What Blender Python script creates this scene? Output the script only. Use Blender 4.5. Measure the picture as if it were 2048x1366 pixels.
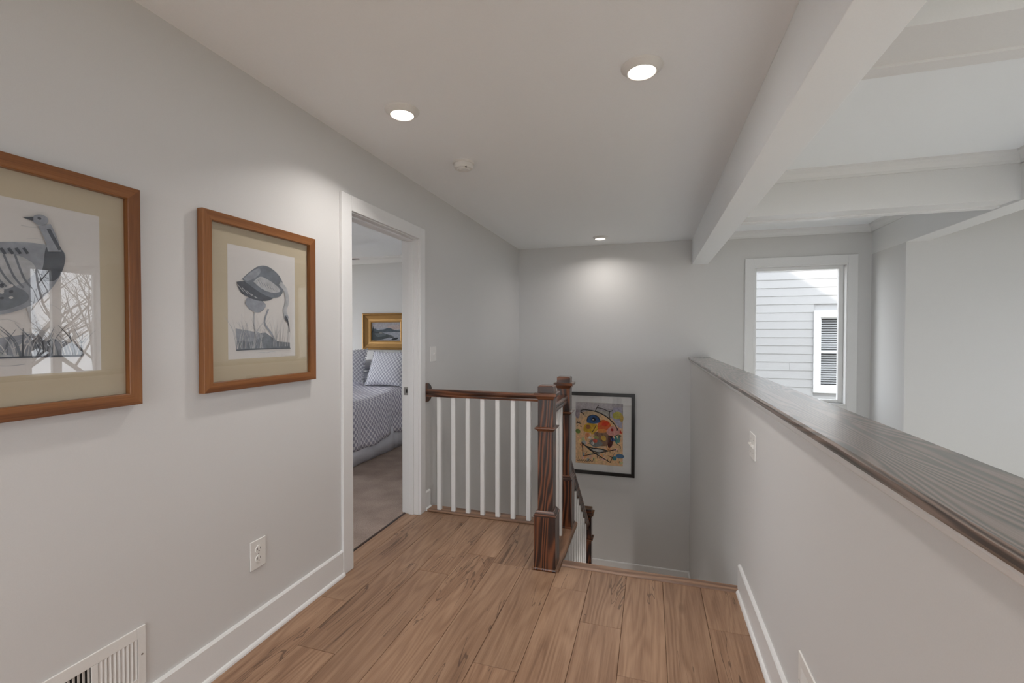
import bpy, bmesh, math, random
from mathutils import Vector, Matrix
random.seed(7)
S = bpy.context.scene
for o in list(bpy.data.objects): bpy.data.objects.remove(o)
COL = S.collection

# ------------------------------------------------------------------ camera
cam_d = bpy.data.cameras.new('camera'); cam = bpy.data.objects.new('camera', cam_d); COL.objects.link(cam)
cam_d.sensor_width = 36.0; cam_d.sensor_fit = 'HORIZONTAL'
cam_d.lens = 906.75 / 2048 * 36.0
cam_d.clip_start = 0.02; cam_d.clip_end = 300
yaw, pitch, roll = math.radians(16.895), math.radians(-0.944), math.radians(0.049)
fw = Vector((-math.sin(yaw)*math.cos(pitch), math.cos(yaw)*math.cos(pitch), math.sin(pitch)))
rt = Vector((math.cos(yaw), math.sin(yaw), 0)); up = rt.cross(fw)
r2 = rt*math.cos(roll)+up*math.sin(roll); u2 = up*math.cos(roll)-rt*math.sin(roll)
cam.matrix_world = Matrix(((r2.x, u2.x, -fw.x, 1.637), (r2.y, u2.y, -fw.y, 0.0), (r2.z, u2.z, -fw.z, 1.344), (0, 0, 0, 1)))
S.camera = cam

# ------------------------------------------------------------------ sky, sun, exposure
W = bpy.data.worlds.new('sky'); S.world = W; W.use_nodes = True
bg = W.node_tree.nodes['Background']; bg.inputs[0].default_value = (0.90, 0.95, 1.0, 1); bg.inputs[1].default_value = 5.4
sun_d = bpy.data.lights.new('sun', 'SUN'); sun = bpy.data.objects.new('sun', sun_d); COL.objects.link(sun)
sun_d.energy = 4.0; sun_d.angle = math.radians(1.2); sun_d.color = (1.0, 0.95, 0.88)
SUNDIR = Vector((0.143, 0.80, -0.55)).normalized()
sun.rotation_euler = SUNDIR.to_track_quat('-Z', 'Y').to_euler(); sun.location = (8, -12, 12)
S.view_settings.view_transform = 'Standard'; S.view_settings.look = 'None'
S.view_settings.gamma = 1.0; S.view_settings.use_curve_mapping = False
S.view_settings.exposure = 0.05
CAN_POWER = 5.5
def portal(name, loc, sx, sy, direction):
    d = bpy.data.lights.new(name, 'AREA'); d.shape = 'RECTANGLE'; d.size = sx; d.size_y = sy
    d.cycles.is_portal = True
    o = bpy.data.objects.new(name, d); COL.objects.link(o); o.location = loc
    v = Vector(direction); o.rotation_euler = v.to_track_quat('-Z', 'Z' if abs(v.z) < .9 else 'Y').to_euler()

# ------------------------------------------------------------------ materials
MATS = {}
class NT:
    def __init__(s, name):
        s.m = bpy.data.materials.new(name); s.m.use_nodes = True; s.t = s.m.node_tree
        s.b = s.t.nodes['Principled BSDF']; s.out = s.t.nodes['Material Output']
    def n(s, typ, **kw):
        nd = s.t.nodes.new('ShaderNode'+typ)
        for k, v in kw.items():
            if k.startswith('i_'):
                key = k[2:]; nd.inputs[int(key) if key.isdigit() else key].default_value = v
            else: setattr(nd, k, v)
        return nd
    def l(s, a, b): s.t.links.new(a, b)
    def math(s, op, a, b=None, c=None):
        nd = s.n('Math', operation=op)
        for i, v in enumerate((a, b, c)):
            if v is None: continue
            if isinstance(v, (int, float)): nd.inputs[i].default_value = v
            else: s.l(v, nd.inputs[i])
        return nd.outputs[0]
    def ramp(s, fac, stops, interp='LINEAR'):
        nd = s.n('ValToRGB'); e = nd.color_ramp.elements; nd.color_ramp.interpolation = interp
        while len(e) < len(stops): e.new(0.5)
        for el, (p, c) in zip(e, stops): el.position = p; el.color = (*c, 1) if len(c) == 3 else c
        s.l(fac, nd.inputs[0]); return nd.outputs[0]
    def noise(s, vec, scale, detail=2, rough=.5, dist=0):
        nd = s.n('TexNoise', i_Scale=scale, i_Detail=detail, i_Roughness=rough, i_Distortion=dist)
        if vec is not None: s.l(vec, nd.inputs['Vector'])
        return nd.outputs['Fac']
    def mapping(s, vec, scale=(1, 1, 1), loc=(0, 0, 0), rot=(0, 0, 0)):
        nd = s.n('Mapping'); nd.inputs['Scale'].default_value = scale; nd.inputs['Location'].default_value = loc; nd.inputs['Rotation'].default_value = rot
        s.l(vec, nd.inputs['Vector']); return nd.outputs[0]
    def bump(s, h, strength, dist=.01):
        nd = s.n('Bump', i_Strength=strength, i_Distance=dist); s.l(h, nd.inputs['Height']); s.l(nd.outputs[0], s.b.inputs['Normal'])
    def mix(s, fac, a, b):
        nd = s.n('Mix', data_type='RGBA')
        for v, i in ((fac, 0), (a, 6), (b, 7)):
            if isinstance(v, (int, float)): nd.inputs[i].default_value = v
            elif isinstance(v, tuple): nd.inputs[i].default_value = (*v, 1)
            else: s.l(v, nd.inputs[i])
        return nd.outputs[2]

def plain(name, col, rough=.5, metal=0, spec=.5, bump=0, bscale=200):
    if name in MATS: return MATS[name]
    t = NT(name); t.b.inputs['Base Color'].default_value = (*col, 1)
    t.b.inputs['Roughness'].default_value = rough; t.b.inputs['Metallic'].default_value = metal
    t.b.inputs['Specular IOR Level'].default_value = spec
    tc = t.n('TexCoord'); nz = t.noise(tc.outputs['Object'], bscale, 3)
    if bump: t.bump(nz, bump, .002)
    v = t.ramp(nz, [(0.3, tuple(c*.985 for c in col)), (.7, tuple(min(1, c*1.01) for c in col))]); t.l(v, t.b.inputs['Base Color'])
    MATS[name] = t.m; return t.m

def wood(name, cols, axis='z', freq=38, warp=.075, rough=.35, grain=.5, coat=0, stretch=.11, rand=False, bumpf=.25, pores=.5):
    """oak: warped growth bands running along one axis, with fine pores"""
    t = NT(name); tc = t.n('TexCoord'); v = tc.outputs['Object']
    if rand:
        oi = t.n('ObjectInfo'); cb = t.n('CombineXYZ')
        for i, k in enumerate((17.3, 31.7, 11.1)): t.l(t.math('MULTIPLY', oi.outputs['Random'], k), cb.inputs[i])
        va = t.n('VectorMath', operation='ADD'); t.l(v, va.inputs[0]); t.l(cb.outputs[0], va.inputs[1]); v = va.outputs[0]
    sc = {'z': (1, 1, stretch), 'y': (1, stretch, 1), 'x': (stretch, 1, 1)}[axis]
    vm = t.mapping(v, sc)
    n1 = t.noise(vm, 7, 2, .45)
    sx = t.n('SeparateXYZ'); t.l(vm, sx.inputs[0])
    a, b = {'z': (0, 1), 'y': (0, 2), 'x': (1, 2)}[axis]
    across = t.math('ADD', sx.outputs[a], t.math('MULTIPLY', sx.outputs[b], .7))
    ph = t.math('ADD', across, t.math('MULTIPLY', n1, warp*4))
    band = t.math('ADD', t.math('MULTIPLY', t.math('SINE', t.math('MULTIPLY', ph, freq*6.283)), .5), .5)
    sc2 = {'z': (260, 260, 7), 'y': (260, 7, 260), 'x': (7, 260, 260)}[axis]
    por = t.noise(t.mapping(v, sc2), 1, 2, .6)
    big = t.noise(vm, 3.2, 2)
    f = t.math('ADD', t.math('MULTIPLY', band, grain), t.math('ADD', t.math('MULTIPLY', big, .35), t.math('MULTIPLY', por, pores)))
    f = t.math('DIVIDE', f, grain+.35+pores)
    c = t.ramp(f, [(.25, cols[0]), (.5, cols[1]), (.75, cols[2])]); t.l(c, t.b.inputs['Base Color'])
    t.b.inputs['Roughness'].default_value = rough
    if coat: t.b.inputs['Coat Weight'].default_value = coat; t.b.inputs['Coat Roughness'].default_value = .12
    if bumpf: t.bump(f, bumpf, .002)
    MATS[name] = t.m; return t.m

M_wall = plain('wall_paint', (.655, .648, .642), .62, bump=.05, bscale=320)
M_ceil = plain('ceiling_paint', (.93, .955, .98), .8, bump=.04, bscale=300)
M_trim = plain('trim_white', (.77, .77, .77), .35)
M_plast = plain('white_plastic', (.78, .77, .75), .35)
M_bal = plain('baluster_white', (.76, .76, .755), .4)
M_oak = wood('stained_oak', [(.010, .003, .002), (.045, .012, .005), (.17, .055, .02)], 'z', freq=24, warp=.17, rough=.3, grain=.8, coat=.5, stretch=.10)
M_oakx = wood('stained_oak_x', [(.012, .004, .002), (.06, .018, .007), (.18, .062, .024)], 'x', freq=22, warp=.10, rough=.3, grain=.5, coat=.5)
M_oaky = wood('stained_oak_y', [(.012, .004, .002), (.06, .018, .007), (.18, .062, .024)], 'y', freq=22, warp=.10, rough=.3, grain=.5, coat=.5)
M_cap = wood('cap_oak', [(.010, .006, .004), (.11, .068, .05), (.25, .175, .14)], 'y', freq=30, warp=.16, rough=.30, grain=.8, stretch=.10, bumpf=.5, pores=.7)
M_cap.node_tree.nodes['Principled BSDF'].inputs['Coat Weight'].default_value = 1.0
M_cap.node_tree.nodes['Principled BSDF'].inputs['Coat Roughness'].default_value = .22
for k_, v_ in (('Specular IOR Level', 1.0), ('IOR', 1.6), ('Coat IOR', 1.7)): M_cap.node_tree.nodes['Principled BSDF'].inputs[k_].default_value = v_
M_strip = wood('nosing_oak', [(.13, .07, .045), (.24, .14, .09), (.36, .22, .145)], 'x', freq=20, warp=.06, rough=.45, grain=.4)
M_tread = wood('tread_oak', [(.38, .28, .20), (.48, .37, .28), (.58, .46, .36)], 'x', freq=16, warp=.06, rough=.45, grain=.3)
M_stripy = wood('plate_oak', [(.13, .07, .04), (.26, .14, .08), (.38, .22, .14)], 'y', freq=20, warp=.06, rough=.45, grain=.4)
M_cherry = wood('cherry_z', [(.12, .036, .008), (.215, .078, .020), (.31, .13, .042)], 'z', freq=9, warp=.12, rough=.35, grain=.3, stretch=.09)
M_cherryx = wood('cherry_x', [(.12, .036, .008), (.215, .078, .020), (.31, .13, .042)], 'x', freq=9, warp=.12, rough=.35, grain=.3, stretch=.09)
M_black = plain('black_frame', (.012, .009, .008), .3)
M_tan = plain('tan_mat', (.50, .43, .31), .85)
M_white = plain('white_mat', (.74, .73, .72), .85)
M_paper = plain('print_paper', (.62, .60, .585), .8)
M_gold = plain('gilt', (.36, .20, .065), .38, .55, bump=.8, bscale=90)
M_gold2 = plain('gilt_dark', (.28, .13, .03), .45, .5, bump=.6, bscale=120)
M_gold3 = plain('gilt_pale', (.52, .42, .30), .5, .3, bump=.8, bscale=140)
M_metal = plain('brushed_nickel', (.42, .40, .38), .35, .9)
M_dark = plain('dark_void', (.012, .01, .009), .8)
M_fan = plain('fan_walnut', (.045, .022, .018), .4)
M_sheet = plain('white_linen', (.70, .70, .74), .9, bump=.3, bscale=60)
M_skirt = plain('bed_skirt_linen', (.74, .74, .80), .9, bump=.3, bscale=40)
M_grey = plain('grey_linen', (.42, .42, .46), .9, bump=.3, bscale=60)
M_siding = plain('siding_paint', (.35, .35, .355), .6, bump=.1, bscale=60)
M_ext = plain('exterior_white', (.62, .63, .64), .5)
M_blind = plain('blind_grey', (.36, .37, .38), .6)
M_ground = plain('winter_grass', (.20, .17, .11), .95, bump=.6, bscale=4)
M_bark = plain('bark', (.12, .095, .075), .9, bump=.8, bscale=30)
M_roof = plain('roof_shingle', (.10, .10, .10), .9)
M_lower = wood('lower_floor_wood', [(.44, .42, .40), (.52, .50, .48), (.58, .56, .54)], 'y', freq=12, warp=.08, rough=.4, grain=.3)

# laminate planks: long grain, cathedral figure, knots, a different cut for each plank
def plank_mat():
    t = NT('oak_laminate'); tc = t.n('TexCoord'); oi = t.n('ObjectInfo'); cb = t.n('CombineXYZ')
    for i, k in enumerate((7.3, 43.7, 3.1)): t.l(t.math('MULTIPLY', oi.outputs['Random'], k), cb.inputs[i])
    va = t.n('VectorMath', operation='ADD'); t.l(tc.outputs['Object'], va.inputs[0]); t.l(cb.outputs[0], va.inputs[1]); v = va.outputs[0]
    vm = t.mapping(v, (1, .12, 1)); n1 = t.noise(vm, 6.5, 2, .5, .2)
    sx = t.n('SeparateXYZ'); t.l(vm, sx.inputs[0])
    ph = t.math('ADD', sx.outputs[0], t.math('MULTIPLY', n1, .55))
    band = t.math('ADD', t.math('MULTIPLY', t.math('SINE', t.math('MULTIPLY', ph, 120)), .5), .5)
    fine = t.noise(t.mapping(v, (170, 5, 1)), 1, 3, .65)
    mid = t.noise(t.mapping(v, (22, 1.6, 1)), 1, 3, .6, .6)
    big = t.noise(t.mapping(v, (5, .9, 1)), 1, 2, .5, .4)
    f = t.math('ADD', t.math('MULTIPLY', band, .11), t.math('ADD', t.math('MULTIPLY', fine, .30), t.math('ADD', t.math('MULTIPLY', mid, .32), t.math('MULTIPLY', big, .28))))
    c = t.ramp(f, [(.30, (.165, .087, .050)), (.45, (.275, .158, .095)), (.62, (.38, .235, .148))])
    # cracks and knots
    wn = t.noise(t.mapping(v, (9, .9, 1)), 1, 3, .55, 1.2)
    crack = t.math('LESS_THAN', t.math('ABSOLUTE', t.math('SUBTRACT', wn, .5)), .009)
    gate = t.math('GREATER_THAN', t.noise(t.mapping(v, (3, 1.5, 1), (5, 5, 0)), 1, 1), .56)
    c = t.mix(t.math('MULTIPLY', t.math('MULTIPLY', crack, gate), .62), c, (.06, .03, .018))
    vo = t.n('TexVoronoi', i_Scale=1.0); t.l(t.mapping(v, (5.5, 2.1, 0)), vo.inputs['Vector'])
    kn = t.ramp(vo.outputs['Distance'], [(.0, (1, 1, 1)), (.06, (.75, .75, .75)), (.14, (0, 0, 0))])
    c = t.mix(t.math('MULTIPLY', t.math('MULTIPLY', kn, mid), .95), c, (.075, .038, .022))
    hv = t.n('HueSaturation'); t.l(c, hv.inputs['Color'])
    t.l(t.math('ADD', t.math('MULTIPLY', oi.outputs['Random'], .20), .90), hv.inputs['Value'])
    t.l(hv.outputs[0], t.b.inputs['Base Color'])
    t.b.inputs['Roughness'].default_value = .42; t.bump(f, .12, .002)
    return t.m
M_plank = plank_mat()

def carpet_mat():
    t = NT('bedroom_carpet'); tc = t.n('TexCoord'); v = tc.outputs['Object']
    n = t.noise(v, 170, 3, .7); b = t.noise(v, 5, 3)
    f = t.math('ADD', t.math('MULTIPLY', n, .7), t.math('MULTIPLY', b, .3))
    t.l(t.ramp(f, [(.32, (.24, .175, .145)), (.5, (.42, .32, .27)), (.68, (.60, .48, .42))]), t.b.inputs['Base Color'])
    t.b.inputs['Roughness'].default_value = 1; t.bump(n, 1.0, .01); return t.m
M_carpet = carpet_mat()

def dot_fabric(name, sx, sz, ground, dot):
    """rows of oval dots in a half-drop repeat, over the UV map in metres"""
    t = NT(name); uv = t.n('UVMap'); sp = t.n('SeparateXYZ'); t.l(uv.outputs[0], sp.inputs[0])
    def grid(off):
        a = t.math('SUBTRACT', t.math('FRACT', t.math('ADD', t.math('DIVIDE', sp.outputs[0], sx), off)), .5)
        b = t.math('SUBTRACT', t.math('FRACT', t.math('ADD', t.math('DIVIDE', sp.outputs[1], sz), off)), .5)
        return t.math('SQRT', t.math('ADD', t.math('POWER', t.math('ABSOLUTE', a), 2), t.math('POWER', t.math('ABSOLUTE', b), 2)))
    d = t.math('MINIMUM', grid(0), grid(.5))
    t.l(t.ramp(d, [(.27, dot), (.33, ground)]), t.b.inputs['Base Color'])
    t.b.inputs['Roughness'].default_value = .9
    tc = t.n('TexCoord'); t.bump(t.noise(tc.outputs['Object'], 14, 3), .35, .02); return t.m
M_duvet = dot_fabric('duvet_dots', .052, .062, (.90, .88, .92), (.44, .42, .52))
M_sham = dot_fabric('sham_dots', .046, .052, (.86, .86, .90), (.46, .46, .54))

def glass_mat(name, f0, tint=(1, 1, 1)):
    t = NT(name); t.t.nodes.remove(t.b)
    tr = t.n('BsdfTransparent'); tr.inputs[0].default_value = (*tint, 1)
    gl = t.n('BsdfGlossy'); gl.inputs['Roughness'].default_value = .004
    lw = t.n('LayerWeight'); lw.inputs['Blend'].default_value = .5
    fr = t.math('ADD', t.math('MULTIPLY', t.math('POWER', lw.outputs['Facing'], 5), 1-f0), f0)
    mx = t.n('MixShader'); t.l(fr, mx.inputs[0]); t.l(tr.outputs[0], mx.inputs[1]); t.l(gl.outputs[0], mx.inputs[2]); t.l(mx.outputs[0], t.out.inputs[0])
    return t.m
M_pane = glass_mat('window_glass', .012); M_picglass = glass_mat('picture_glass', .036)
def emit(name, col, st):
    t = NT(name); t.b.inputs['Base Color'].default_value = (.9, .9, .88, 1)
    t.b.inputs['Emission Color'].default_value = (*col, 1); t.b.inputs['Emission Strength'].default_value = st; return t.m
M_lens = emit('lit_lens', (1.0, .90, .78), 9.0)
FLAT = {}
def flat(c, rough=.8):
    k = tuple(round(x, 3) for x in c)
    if k not in FLAT:
        t = NT('ink_%03d' % len(FLAT)); tc = t.n('TexCoord'); nz = t.noise(tc.outputs['Object'], 45, 3)
        t.l(t.ramp(nz, [(.3, tuple(x*.82 for x in c)), (.7, tuple(min(1, x*1.15) for x in c))]), t.b.inputs['Base Color'])
        t.b.inputs['Roughness'].default_value = rough; FLAT[k] = t.m
    return FLAT[k]

# ------------------------------------------------------------------ mesh helpers
class MB:
    def __init__(s): s.v = []; s.f = []; s.mi = []
    def add(s, vs, fs, m=0):
        o = len(s.v); s.v += [tuple(p) for p in vs]; s.f += [tuple(i+o for i in f) for f in fs]; s.mi += [m]*len(fs); return s
    def box(s, x0, x1, y0, y1, z0, z1, m=0):
        vs = [(x, y, z) for z in (z0, z1) for y in (y0, y1) for x in (x0, x1)]
        return s.add(vs, [(0, 2, 3, 1), (4, 5, 7, 6), (0, 1, 5, 4), (2, 6, 7, 3), (0, 4, 6, 2), (1, 3, 7, 5)], m)
    def ring(s, axis, a0, a1, z0, z1, w, p0, p1):
        """rectangular frame, members of width w=(left,right,bottom,top), from p0 to p1 along axis"""
        l, r, b, t = w if isinstance(w, tuple) else (w,)*4
        for q in ((a0, a0+l, z0, z1), (a1-r, a1, z0, z1), (a0+l, a1-r, z0, z0+b), (a0+l, a1-r, z1-t, z1)):
            if axis == 'y': s.box(q[0], q[1], p0, p1, q[2], q[3])
            else: s.box(p0, p1, q[0], q[1], q[2], q[3])
        return s
    def prism(s, poly, axis, a0, a1, m=0):
        """extrude a 2D polygon along axis; poly is (u,v) in the other two axes in xyz order"""
        def P(u, v, w): return {'x': (w, u, v), 'y': (u, w, v), 'z': (u, v, w)}[axis]
        n = len(poly); vs = [P(u, v, a0) for u, v in poly]+[P(u, v, a1) for u, v in poly]
        return s.add(vs, [tuple(range(n))[::-1], tuple(range(n, 2*n))]+[(i, (i+1) % n, n+(i+1) % n, n+i) for i in range(n)], m)
    def stack(s, cx, cy, levels, m=0):
        """square sections (z, half) piled up"""
        vs = []; fs = []
        for z, h in levels: vs += [(cx-h, cy-h, z), (cx+h, cy-h, z), (cx+h, cy+h, z), (cx-h, cy+h, z)]
        n = len(levels)
        for i in range(n-1):
            for k in range(4): a = 4*i+k; b = 4*i+(k+1) % 4; fs.append((a, b, b+4, a+4))
        fs += [(3, 2, 1, 0), (4*n-4, 4*n-3, 4*n-2, 4*n-1)]; return s.add(vs, fs, m)
    def lathe(s, c, prof, axis='z', seg=32, m=0, cap=True):
        """profile (r, h) revolved about axis through c"""
        vs = []; fs = []; n = len(prof)
        for r, h in prof:
            for k in range(seg):
                a = 2*math.pi*k/seg; p, q = r*math.cos(a), r*math.sin(a)
                vs.append({'z': (c[0]+p, c[1]+q, c[2]+h), 'x': (c[0]+h, c[1]+p, c[2]+q), 'y': (c[0]+p, c[1]+h, c[2]+q)}[axis])
        for i in range(n-1):
            for k in range(seg): a = i*seg+k; b = i*seg+(k+1) % seg; fs.append((a, b, b+seg, a+seg))
        if cap: fs += [tuple(range(seg))[::-1], tuple(range((n-1)*seg, n*seg))]
        return s.add(vs, fs, m)
    def tube(s, pts, radii, seg=8, m=0):
        vs = []; fs = []; n = len(pts); P = [Vector(p) for p in pts]
        for i in range(n):
            d = (P[min(i+1, n-1)]-P[max(i-1, 0)]).normalized(); a = d.orthogonal().normalized(); b = d.cross(a)
            if i and (a.dot(pa) < 0): a, b = -a, -b
            pa = a
            for k in range(seg): t = 2*math.pi*k/seg; vs.append(P[i]+(a*math.cos(t)+b*math.sin(t))*radii[i])
        for i in range(n-1):
            for k in range(seg): x = i*seg+k; y = i*seg+(k+1) % seg; fs.append((x, y, y+seg, x+seg))
        fs += [tuple(range(seg))[::-1], tuple(range((n-1)*seg, n*seg))]; return s.add(vs, fs, m)
    def mesh(s, name, mats, off=(0, 0, 0), smooth=False, fix=True):
        me = bpy.data.meshes.new(name); me.from_pydata([(v[0]-off[0], v[1]-off[1], v[2]-off[2]) for v in s.v], [], s.f)
        for m in (mats if isinstance(mats, (list, tuple)) else [mats]): me.materials.append(m)
        for p, i in zip(me.polygons, s.mi): p.material_index = i; p.use_smooth = smooth
        if fix:
            bm = bmesh.new(); bm.from_mesh(me); bmesh.ops.recalc_face_normals(bm, faces=bm.faces); bm.to_mesh(me); bm.free()
        me.update(); return me
BASE = {}
def thing(name, label, cat, loc=(0, 0, 0), group=None, rot=(0, 0, 0)):
    o = bpy.data.objects.new(name, None); COL.objects.link(o); o.location = loc; o.rotation_euler = rot; o.empty_display_size = .1
    o['label'] = label; o['category'] = cat
    if group: o['group'] = group
    BASE[o.name] = Vector(loc); return o
def part(name, mb, mats, parent, label=None, smooth=False, local=False, bevel=0, kind=None):
    """a mesh given in world coordinates (or the parent's own, with local) becomes a child"""
    off = (0, 0, 0) if local else BASE.get(parent.name, Vector((0, 0, 0)))
    o = bpy.data.objects.new(name, mb.mesh(name, mats, off, smooth)); COL.objects.link(o); o.parent = parent
    BASE[o.name] = Vector(off)
    if label: o['label'] = label
    if kind: o['kind'] = kind
    if bevel: bv = o.modifiers.new('bevel', 'BEVEL'); bv.width = bevel; bv.segments = 2; bv.limit_method = 'ANGLE'
    return o
def inst(name, me, parent, loc, rot=(0, 0, 0)):
    o = bpy.data.objects.new(name, me); COL.objects.link(o); o.parent = parent; o.location = Vector(loc)-BASE.get(parent.name, Vector((0, 0, 0))); o.rotation_euler = rot; return o
def solo(name, mb, mats, label, cat, group=None, smooth=False, bevel=0):
    o = bpy.data.objects.new(name, mb.mesh(name, mats, (0, 0, 0), smooth)); COL.objects.link(o)
    o['label'] = label; o['category'] = cat
    if group: o['group'] = group
    if bevel: bv = o.modifiers.new('bevel', 'BEVEL'); bv.width = bevel; bv.segments = 2; bv.limit_method = 'ANGLE'
    BASE[o.name] = Vector((0, 0, 0)); return o
def struct(name, mb, mats, label=None, bevel=0):
    o = bpy.data.objects.new(name, mb.mesh(name, mats)); COL.objects.link(o); o['kind'] = 'structure'
    if label: o['label'] = label
    if bevel: bv = o.modifiers.new('bevel', 'BEVEL'); bv.width = bevel; bv.segments = 2; bv.limit_method = 'ANGLE'
    BASE[o.name] = Vector((0, 0, 0)); return o
def panel_wall(axis, p0, p1, a0, a1, z0, z1, holes):
    """a slab from p0 to p1 along axis, spanning a0..a1 and z0..z1, with rectangular openings (a,b,zlo,zhi)"""
    mb = MB(); A = sorted({a0, a1, *[h[0] for h in holes], *[h[1] for h in holes]}); Z = sorted({z0, z1, *[h[2] for h in holes], *[h[3] for h in holes]})
    for i in range(len(A)-1):
        run = None
        for k in range(len(Z)-1):
            ca, cz = (A[i]+A[i+1])/2, (Z[k]+Z[k+1])/2
            solid = not any(h[0] < ca < h[1] and h[2] < cz < h[3] for h in holes)
            if solid: run = (run[0] if run else Z[k], Z[k+1])
            if run and (not solid or k == len(Z)-2):
                if axis == 'x': mb.box(p0, p1, A[i], A[i+1], *run)
                else: mb.box(A[i], A[i+1], p0, p1, *run)
                run = None
    return mb

# ================================================================== THE SHELL
HC = 2.445            # hall ceiling
GC = 2.50             # coffer ceiling beyond the half wall
YF = 5.695            # far wall
XK0, XK1 = 2.10, 2.285   # half wall
XB = 4.051            # right edge of the long boxed beam
XR = 6.2              # right wall of the room beyond
YB = -2.6             # rear wall
LOW = -2.75
JY0, JY1, JZ = 2.213, 3.000, 2.036   # door opening
struct('wall_left', panel_wall('x', -.12, 0, YB, YF, LOW, HC+.1, [(JY0-.018, JY1+.018, -.02, JZ+.018)]), M_wall, 'pale grey painted hall wall')
FW = (2.755, 3.66, .58, 2.105)
struct('wall_far', panel_wall('y', YF, YF+.15, -.12, XR+.15, LOW, GC+.1, [FW]), M_wall, 'pale grey wall at the end of the stairwell')
RWIN = [(3.90, 4.62), (2.0, 2.9), (.3, 1.2), (-1.6, -.7)]  # first window is reflected in a print; the rest are unseen, added for daylight
LWIN_ADDED = [(2.4, 4.7), (.2, 1.9), (-2.2, -.4)]  # unseen lower-level windows, added so daylight bounces up into the open room
holes = [(a-.03, b+.03, .50, 2.24) for a, b in RWIN]+[(a-.03, b+.03, -2.4, -.35) for a, b in LWIN_ADDED]
struct('wall_right', panel_wall('x', XR, XR+.15, YB, YF, LOW, GC+.1, holes), M_wall, 'white wall of the open room beyond the half wall')
rear_added_holes = [(.20, 1.95, .12, 2.2), (2.6, 3.3, .5, 2.1), (2.5, 4.1, -2.4, -.4), (4.5, 6.0, -2.4, -.4)]  # unseen rear window openings, invented to let in even daylight
struct('wall_rear', panel_wall('y', YB-.15, YB, -.12, XR+.15, LOW, GC+.1, rear_added_holes), M_wall)
struct('wall_half', MB().box(XK0, XK1, YB, YF, LOW, 1.046), M_wall, 'half wall beside the stair')
struct('wall_stub', MB().box(3.876, XB, 5.027, YF, LOW, 2.19).box(XB, XR, 5.027, YF, LOW, GC), M_wall, 'white wall of the open room, facing the hall')
struct('ceiling', MB().box(-.12, XK0+.005, YB, YF, HC, HC+.1), M_ceil, 'flat white hall ceiling')
struct('ceiling_coffered', MB().box(XK0+.1, XR, YB, YF, GC, GC+.1), M_ceil, 'coffered ceiling panels')
struct('trim_1', MB().box(2.1055, 2.2805, YB, YF, 2.157, GC+.02), M_ceil, 'boxed header beam above the half wall', bevel=.002)
struct('trim_2', MB().box(3.876, XB, YB, YF, 2.19, GC+.02), M_trim, 'long boxed ceiling beam of the open room', bevel=.002)
BE = [(1.54, 1.81), (3.69, 3.93), (-.65, -.40)]
for i, (a, b) in enumerate(BE):
    prof = [(a, GC+.02), (a, 2.199), (a+.012, 2.199), (a+.012, 2.206), (b-.06, 2.206), (b-.06, 2.197), (b, 2.197), (b, GC+.02)]
    mb = MB().prism(prof, 'x', 2.2805, 3.876).prism(prof, 'x', XB, XR)
    struct('trim_%d' % (3+i), mb, M_trim, 'white coffer cross beam')
def crown(n, x0, x1, y0, y1, z, s=.07, label='crown moulding of a ceiling coffer'):
    mb = MB(); prof = [(0, -s*1.05), (.012, -s*1.05), (.016, -s*.8), (s*.45, -s*.42), (s*.8, -s*.2), (s*.84, 0), (0, 0)]
    mb.prism([(y0+u, z+v) for u, v in prof], 'x', x0, x1); mb.prism([(y1-u, z+v) for u, v in prof], 'x', x0, x1)
    mb.prism([(x0+u, z+v) for u, v in prof], 'y', y0, y1); mb.prism([(x1-u, z+v) for u, v in prof], 'y', y0, y1)
    struct('trim_%d' % n, mb, M_trim, label)
crown(6, 2.2805, 3.876, 3.93, YF, GC); crown(7, 2.2805, 3.876, 1.81, 3.69, GC); crown(8, 2.2805, 3.876, -.40, 1.54, GC)
fl = MB().box(0, 1.0, YB, 3.18, -.28, -.012); fl.box(-.118, 0, JY0, JY1, -.1, -.012); fl.box(1.0, XK0, YB, 2.61, -.28, -.012)
floor = struct('floor', fl, M_strip, 'oak laminate hall floor')
struct('floor_lower', MB().box(XK1, XR, YB, YF, LOW-.1, LOW), M_lower)
struct('floor_stairwell', MB().box(0, XK0, -.5, YF, LOW-.1, LOW), M_lower)
struct('wall_understair', MB().box(0, XK0, -.62, -.5, LOW, -.28), M_wall)

# ---- floor planks, each its own board
PW = .190; JO = {0: 1.92, 1: 1.585, 2: 2.30, 3: 2.56, 4: 2.50, 5: 1.71, 6: 2.35, 7: 2.10, 8: 1.81, 9: 1.35, 10: 2.22}
PMESH = {}
def plank(x0, x1, y0, y1):
    w, l = round(x1-x0-.0016, 4), round(y1-y0-.0016, 4)
    if (w, l) not in PMESH:
        mb = MB(); b = .0012; h, k = w/2, l/2
        vs = [(-h, -k, -.012), (h, -k, -.012), (h, k, -.012), (-h, k, -.012), (-h, -k, -b), (h, -k, -b), (h, k, -b), (-h, k, -b), (-h+b, -k+b, 0), (h-b, -k+b, 0), (h-b, k-b, 0), (-h+b, k-b, 0)]
        mb.add(vs, [(0, 3, 2, 1)]+[(i, (i+1) % 4, 4+(i+1) % 4, 4+i) for i in range(4)]+[(4+i, 4+(i+1) % 4, 8+(i+1) % 4, 8+i) for i in range(4)]+[(8, 9, 10, 11)])
        PMESH[(w, l)] = mb.mesh('plank', M_plank)
    inst('plank', PMESH[(w, l)], floor, ((x0+x1)/2, (y0+y1)/2, 0))
def run(x0, x1, c, ya, yb):
    js = sorted(j for j in [JO[c]+1.38*k for k in range(-5, 3)] if ya+.02 < j < yb-.02); e = [ya]+js+[yb]
    for a, b in zip(e, e[1:]): plank(x0, x1, a, b)
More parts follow.
